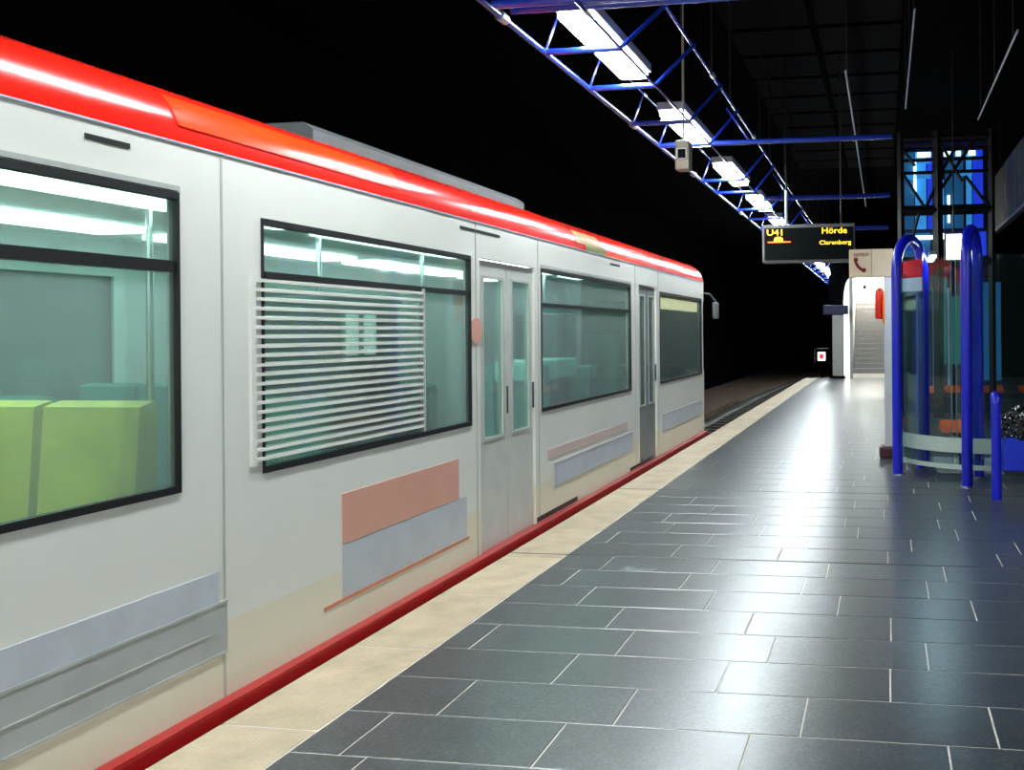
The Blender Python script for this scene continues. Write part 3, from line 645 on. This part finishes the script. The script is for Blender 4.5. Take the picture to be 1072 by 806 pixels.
for a0, a1 in ((198, 244), (246, 292), (294, 340)):
    g = arc_wall('curved_pane', a0, a1, .12, 2.30, RS, M['clear'])
    for aa in (a0+.5, a1-.5):
        x, y = CXs + (RS+.006)*math.cos(math.radians(aa)), CYs + (RS+.006)*math.sin(math.radians(aa))
        obj('pane_edge', tube((x, y, .12), (x, y, 2.3), .006, 6), M['tealdark'] if False else M['edgeglass'], g)
    if a0 == 198:
        arc_wall('red_band', 199, 222, 2.10, 2.28, RS+.014, M['redband'], .003, g); arc_wall('pale_band', 199, 222, 1.95, 2.095, RS+.014, M['whiteband'], .003, g)
    if a0 == 294:
        arc_wall('red_band', 297, 320, 2.02, 2.12, RS+.014, M['redband'], .003, g)
arc_wall('bumper_rail', 199, 340, .27, .42, RS+.02, M['offwhite'], .03)
arc_wall('bottom_rail', 199, 340, .10, .145, RS+.02, M['offwhite'], .03)
obj('roof_stay', path(bm_new(), [(1.45, 10.0, 2.28), (1.9, 9.9, 2.42)], .014, 8), M['tube'] if False else M['rod'], sh, smooth=True)
obj('stay_bracket', path(bm_new(), [(1.53, 10.2, 2.36), (1.50, 10.2, 2.46), (1.54, 10.2, 2.55)], .012, 8), M['rod'], sh, smooth=True)
obj('floor_board', bbox(.55, 1.7, 10.35, 11.6, .005, .02, .004), M['grille'], sh)

sl = obj('added_shelter_lamp', bbox(.50, .58, 10.8, 11.5, 2.36, 2.41, .01), M['housing'], sh)  # unseen lamp, added to brighten the seats and the right of the platform
obj('added_lamp_tube', bbox(.51, .57, 10.83, 11.47, 2.335, 2.36, .008), emit('added_shelter_tube', (.75, .95, 1.0), 85), sl)

# seats
def stool(name, x0, x1, y, lb, gr='orange shelter seats'):
    t = thing(name, lb, 'seat', ((x0+x1)/2, y + .18, 0), gr); w_ = x1 - x0; cxm = (x0+x1)/2
    bm = bm_new(); nx, ny = 12, 8; grid = []
    for i in range(nx+1):
        row = []
        for j in range(ny+1):
            u = -1 + 2*i/nx; v = -1 + 2*j/ny
            k = (1 - .12*v*v); z = .46 - .035*(1-u*u)*(1-v*v) + .07*max(0, v)**2 - .04*max(0, -v)**3
            row.append(bm.verts.new((cxm + u*w_/2*k, y + .18 + v*.18*(1-.1*u*u), z)))
        grid.append(row)
    for i in range(nx):
        for j in range(ny): bm.faces.new((grid[i][j], grid[i+1][j], grid[i+1][j+1], grid[i][j+1]))
    bmesh.ops.solidify(bm, geom=list(bm.faces), thickness=-.11)
    obj('seat_shell', bm, M['orange'], t, smooth=True)
    obj('pedestal', tube((cxm, y+.18, 0), (cxm, y+.18, .42), .03, 10), M['girder'], t, smooth=True)
    obj('mount_plate', bbox(cxm-.12, cxm+.12, y+.08, y+.28, .38, .42, .008), M['girder'], t)
    return t
stool('waiting_seat', .58, 1.06, 10.56, 'wide orange seat inside the rounded end of the glass shelter')
stool('waiting_seat', .775, .99, 17.2, 'leftmost small orange seat in the far row behind the shelter')
stool('waiting_seat', 1.05, 1.41, 17.3, 'orange seat in the far row just left of the tall blue post')
stool('waiting_seat', 1.70, 2.09, 17.3, 'orange seat in the far row right of the tall blue post')
stool('waiting_seat', 2.33, 2.75, 17.3, 'orange seat at the right edge of the picture')
bn = thing('seat_beam', 'dark steel beam behind the far row of orange seats', 'beam', (1.8, 17.75, 0))
obj('beam', bbox(.8, 2.9, 17.7, 17.8, .30, .38, .01), M['girder'], bn)
for x in (1.0, 1.9, 2.8): obj('leg', tube((x, 17.75, 0), (x, 17.75, .3), .025, 8), M['girder'], bn)

# litter bin
b_ = thing('litter_bin', 'blue litter bin lined with a black plastic bag on blue posts', 'bin', (1.15, 8.95, 0))
for x in (.985, 1.52):
    obj('post', path(bm_new(), [(x, 8.87, 0), (x, 8.87, .86), (x, 8.875, .90), (x, 8.89, .925), (x, 8.93, .93)], .045, 14), M['blue'], b_, smooth=True)
obj('bin_body', bbox(1.045, 1.46, 8.82, 9.12, .26, .56, .015), M['bluep'], b_)
obj('bin_base', bbox(1.05, 1.455, 8.83, 9.11, .235, .262, .004), M['girder'], b_)
bm = bm_new(); bmesh.ops.create_icosphere(bm, subdivisions=5, radius=1); rg = random.Random(2)
from mathutils import noise as mn
for v in bm.verts:
    n_ = mn.fractal(v.co*2.6, 1.0, 2.2, 4) + .5*abs(mn.noise(v.co*6))
    v.co = Vector((1.25 + v.co.x*(.225 + .03*n_), 8.95 + v.co.y*(.16+.03*n_), .64 + v.co.z*(.17 + .06*n_)))
obj('bin_bag', bm, M['bag'], b_, smooth=False)

# ------------------------------------------------------------ lit blue lift tower behind the shelter
TY = 17.0
lt = thing('lift_tower', 'black lattice lift tower with glowing blue glass behind the shelter', 'lift tower', (1.07, TY + .8, 0))
for x0, x1, z0, z1, m in ((.34, .56, 3.4, 4.85, 'tealdark'), (.58, .78, 3.4, 4.85, 'cyanl'), (.80, .90, 3.4, 4.85, 'deepl'), (1.0, 1.10, 3.4, 4.3, 'cyanl'), (1.12, 1.45, 3.4, 4.85, 'tealdark'), (1.5, 1.60, 3.4, 4.85, 'cyanl'), (1.62, 1.80, 3.4, 4.85, 'deepl'),
                     (.34, .85, 2.75, 3.33, 'tealdark'), (.38, .56, 3.0, 3.3, 'deepl'), (1.2, 1.85, 2.75, 3.33, 'deepl'), (1.0, 1.15, 2.1, 2.5, 'greenl'), (.95, 1.12, .9, 2.15, 'greenl'), (1.2, 1.42, .9, 2.15, 'greenl'), (1.6, 2.1, .6, 2.4, 'tealdark')):
    bm = bm_new(); box(bm, x0, x1, TY + 1.0, TY + 1.02, z0, z1); obj('glass_panel', bm, M[m], lt)
for z0, z1, x0, x1 in ((4.72, 4.80, .62, .86), (4.05, 4.62, .55, .60), (4.60, 4.66, .60, .86), (4.32, 4.42, .34, .86), (3.20, 3.27, .58, .9), (3.20, 3.30, 1.0, 1.1), (4.72, 4.80, 1.1, 1.22), (4.72, 4.80, 1.32, 1.4), (4.72, 4.80, 1.54, 1.66), (3.5, 4.0, 1.16, 1.20), (4.35, 4.42, 1.35, 1.6)):
    big = (x1-x0) < .07 or z0 > 4.7 or z0 < 3.3
    bm = bm_new(); box(bm, x0, x1, TY + .9, TY + .95, z0, z1); obj('tube_lamp', bm, M['tube'] if big else M['cyanl'], lt)
def gird(p, q, r=.035): 
    bm = tube(p, q, r, 4); obj('girder', bm, M['girder'], lt)
for x, r in ((.30, .06), (.93, .09), (1.84, .06)): gird((x, TY, 0), (x, TY, 5.0), r)
for z, r in ((4.88, .05), (4.68, .035), (4.50, .03), (4.28, .03), (3.62, .09), (2.72, .09)): gird((.3, TY, z), (1.84, TY, z), r)
for a, b in (((.32, 4.3), (.72, 3.65)), ((.72, 3.65), (.93, 4.1)), ((.98, 4.8), (1.35, 4.1)), ((1.55, 4.8), (1.0, 4.0)), ((1.4, 4.2), (1.8, 3.65)), ((.95, 4.2), (1.3, 4.8)), ((.62, 3.6), (.45, 3.0)), ((.3, 4.75), (.55, 4.4))): gird((a[0], TY - .02, a[1]), (b[0], TY - .02, b[1]), .028)
for x in (.90, 1.16, 1.45): 
    bm = bm_new(); box(bm, x - .02, x + .02, TY + .92, TY + .98, .4, 2.3); obj('mullion', bm, M['whiteband'], lt)
bm = bm_new(); box(bm, .3, 1.9, TY + 1.02, TY + 1.15, 0, 5.0); obj('shaft_wall', bm, M['navy'], lt)
nb = thing('lit_notice', 'glowing white notice box hanging above the shelter', 'light box', (.99, 14.05, 2.5))
obj('casing', bbox(.86, 1.12, 14.02, 14.12, 2.51, 2.93, .01), M['girder'], nb); bm = bm_new(); box(bm, .885, 1.10, 14.0, 14.02, 2.54, 2.90); obj('panel', bm, M['lightsq'], nb)
obj('rod', tube((.99, 14.07, 2.92), (.99, 14.07, 5.58), .012, 8), M['girder'], nb)
# cladding band hanging at right
fa = thing('ceiling_fascia', 'brown grey clad band hanging under the ceiling at right', 'fascia', (2.28, 14, 3.5))
for i in range(6):
    y0 = 19.8 - 1.65*(i+1)
    obj('panel', bbox(2.2, 2.26, y0 + .02, y0 + 1.63, 3.52, 4.60, .012), M['fascia'], fa)
obj('lip', bbox(2.17, 2.28, 9.9, 19.8, 3.46, 3.53, .01), M['frameg'], fa)
for y in (11, 15, 19): obj('rod', tube((2.23, y, 4.6), (2.23, y, 5.58), .02, 6), M['girder'], fa)
print('objects', len(bpy.data.objects), 'tiles', cnt)
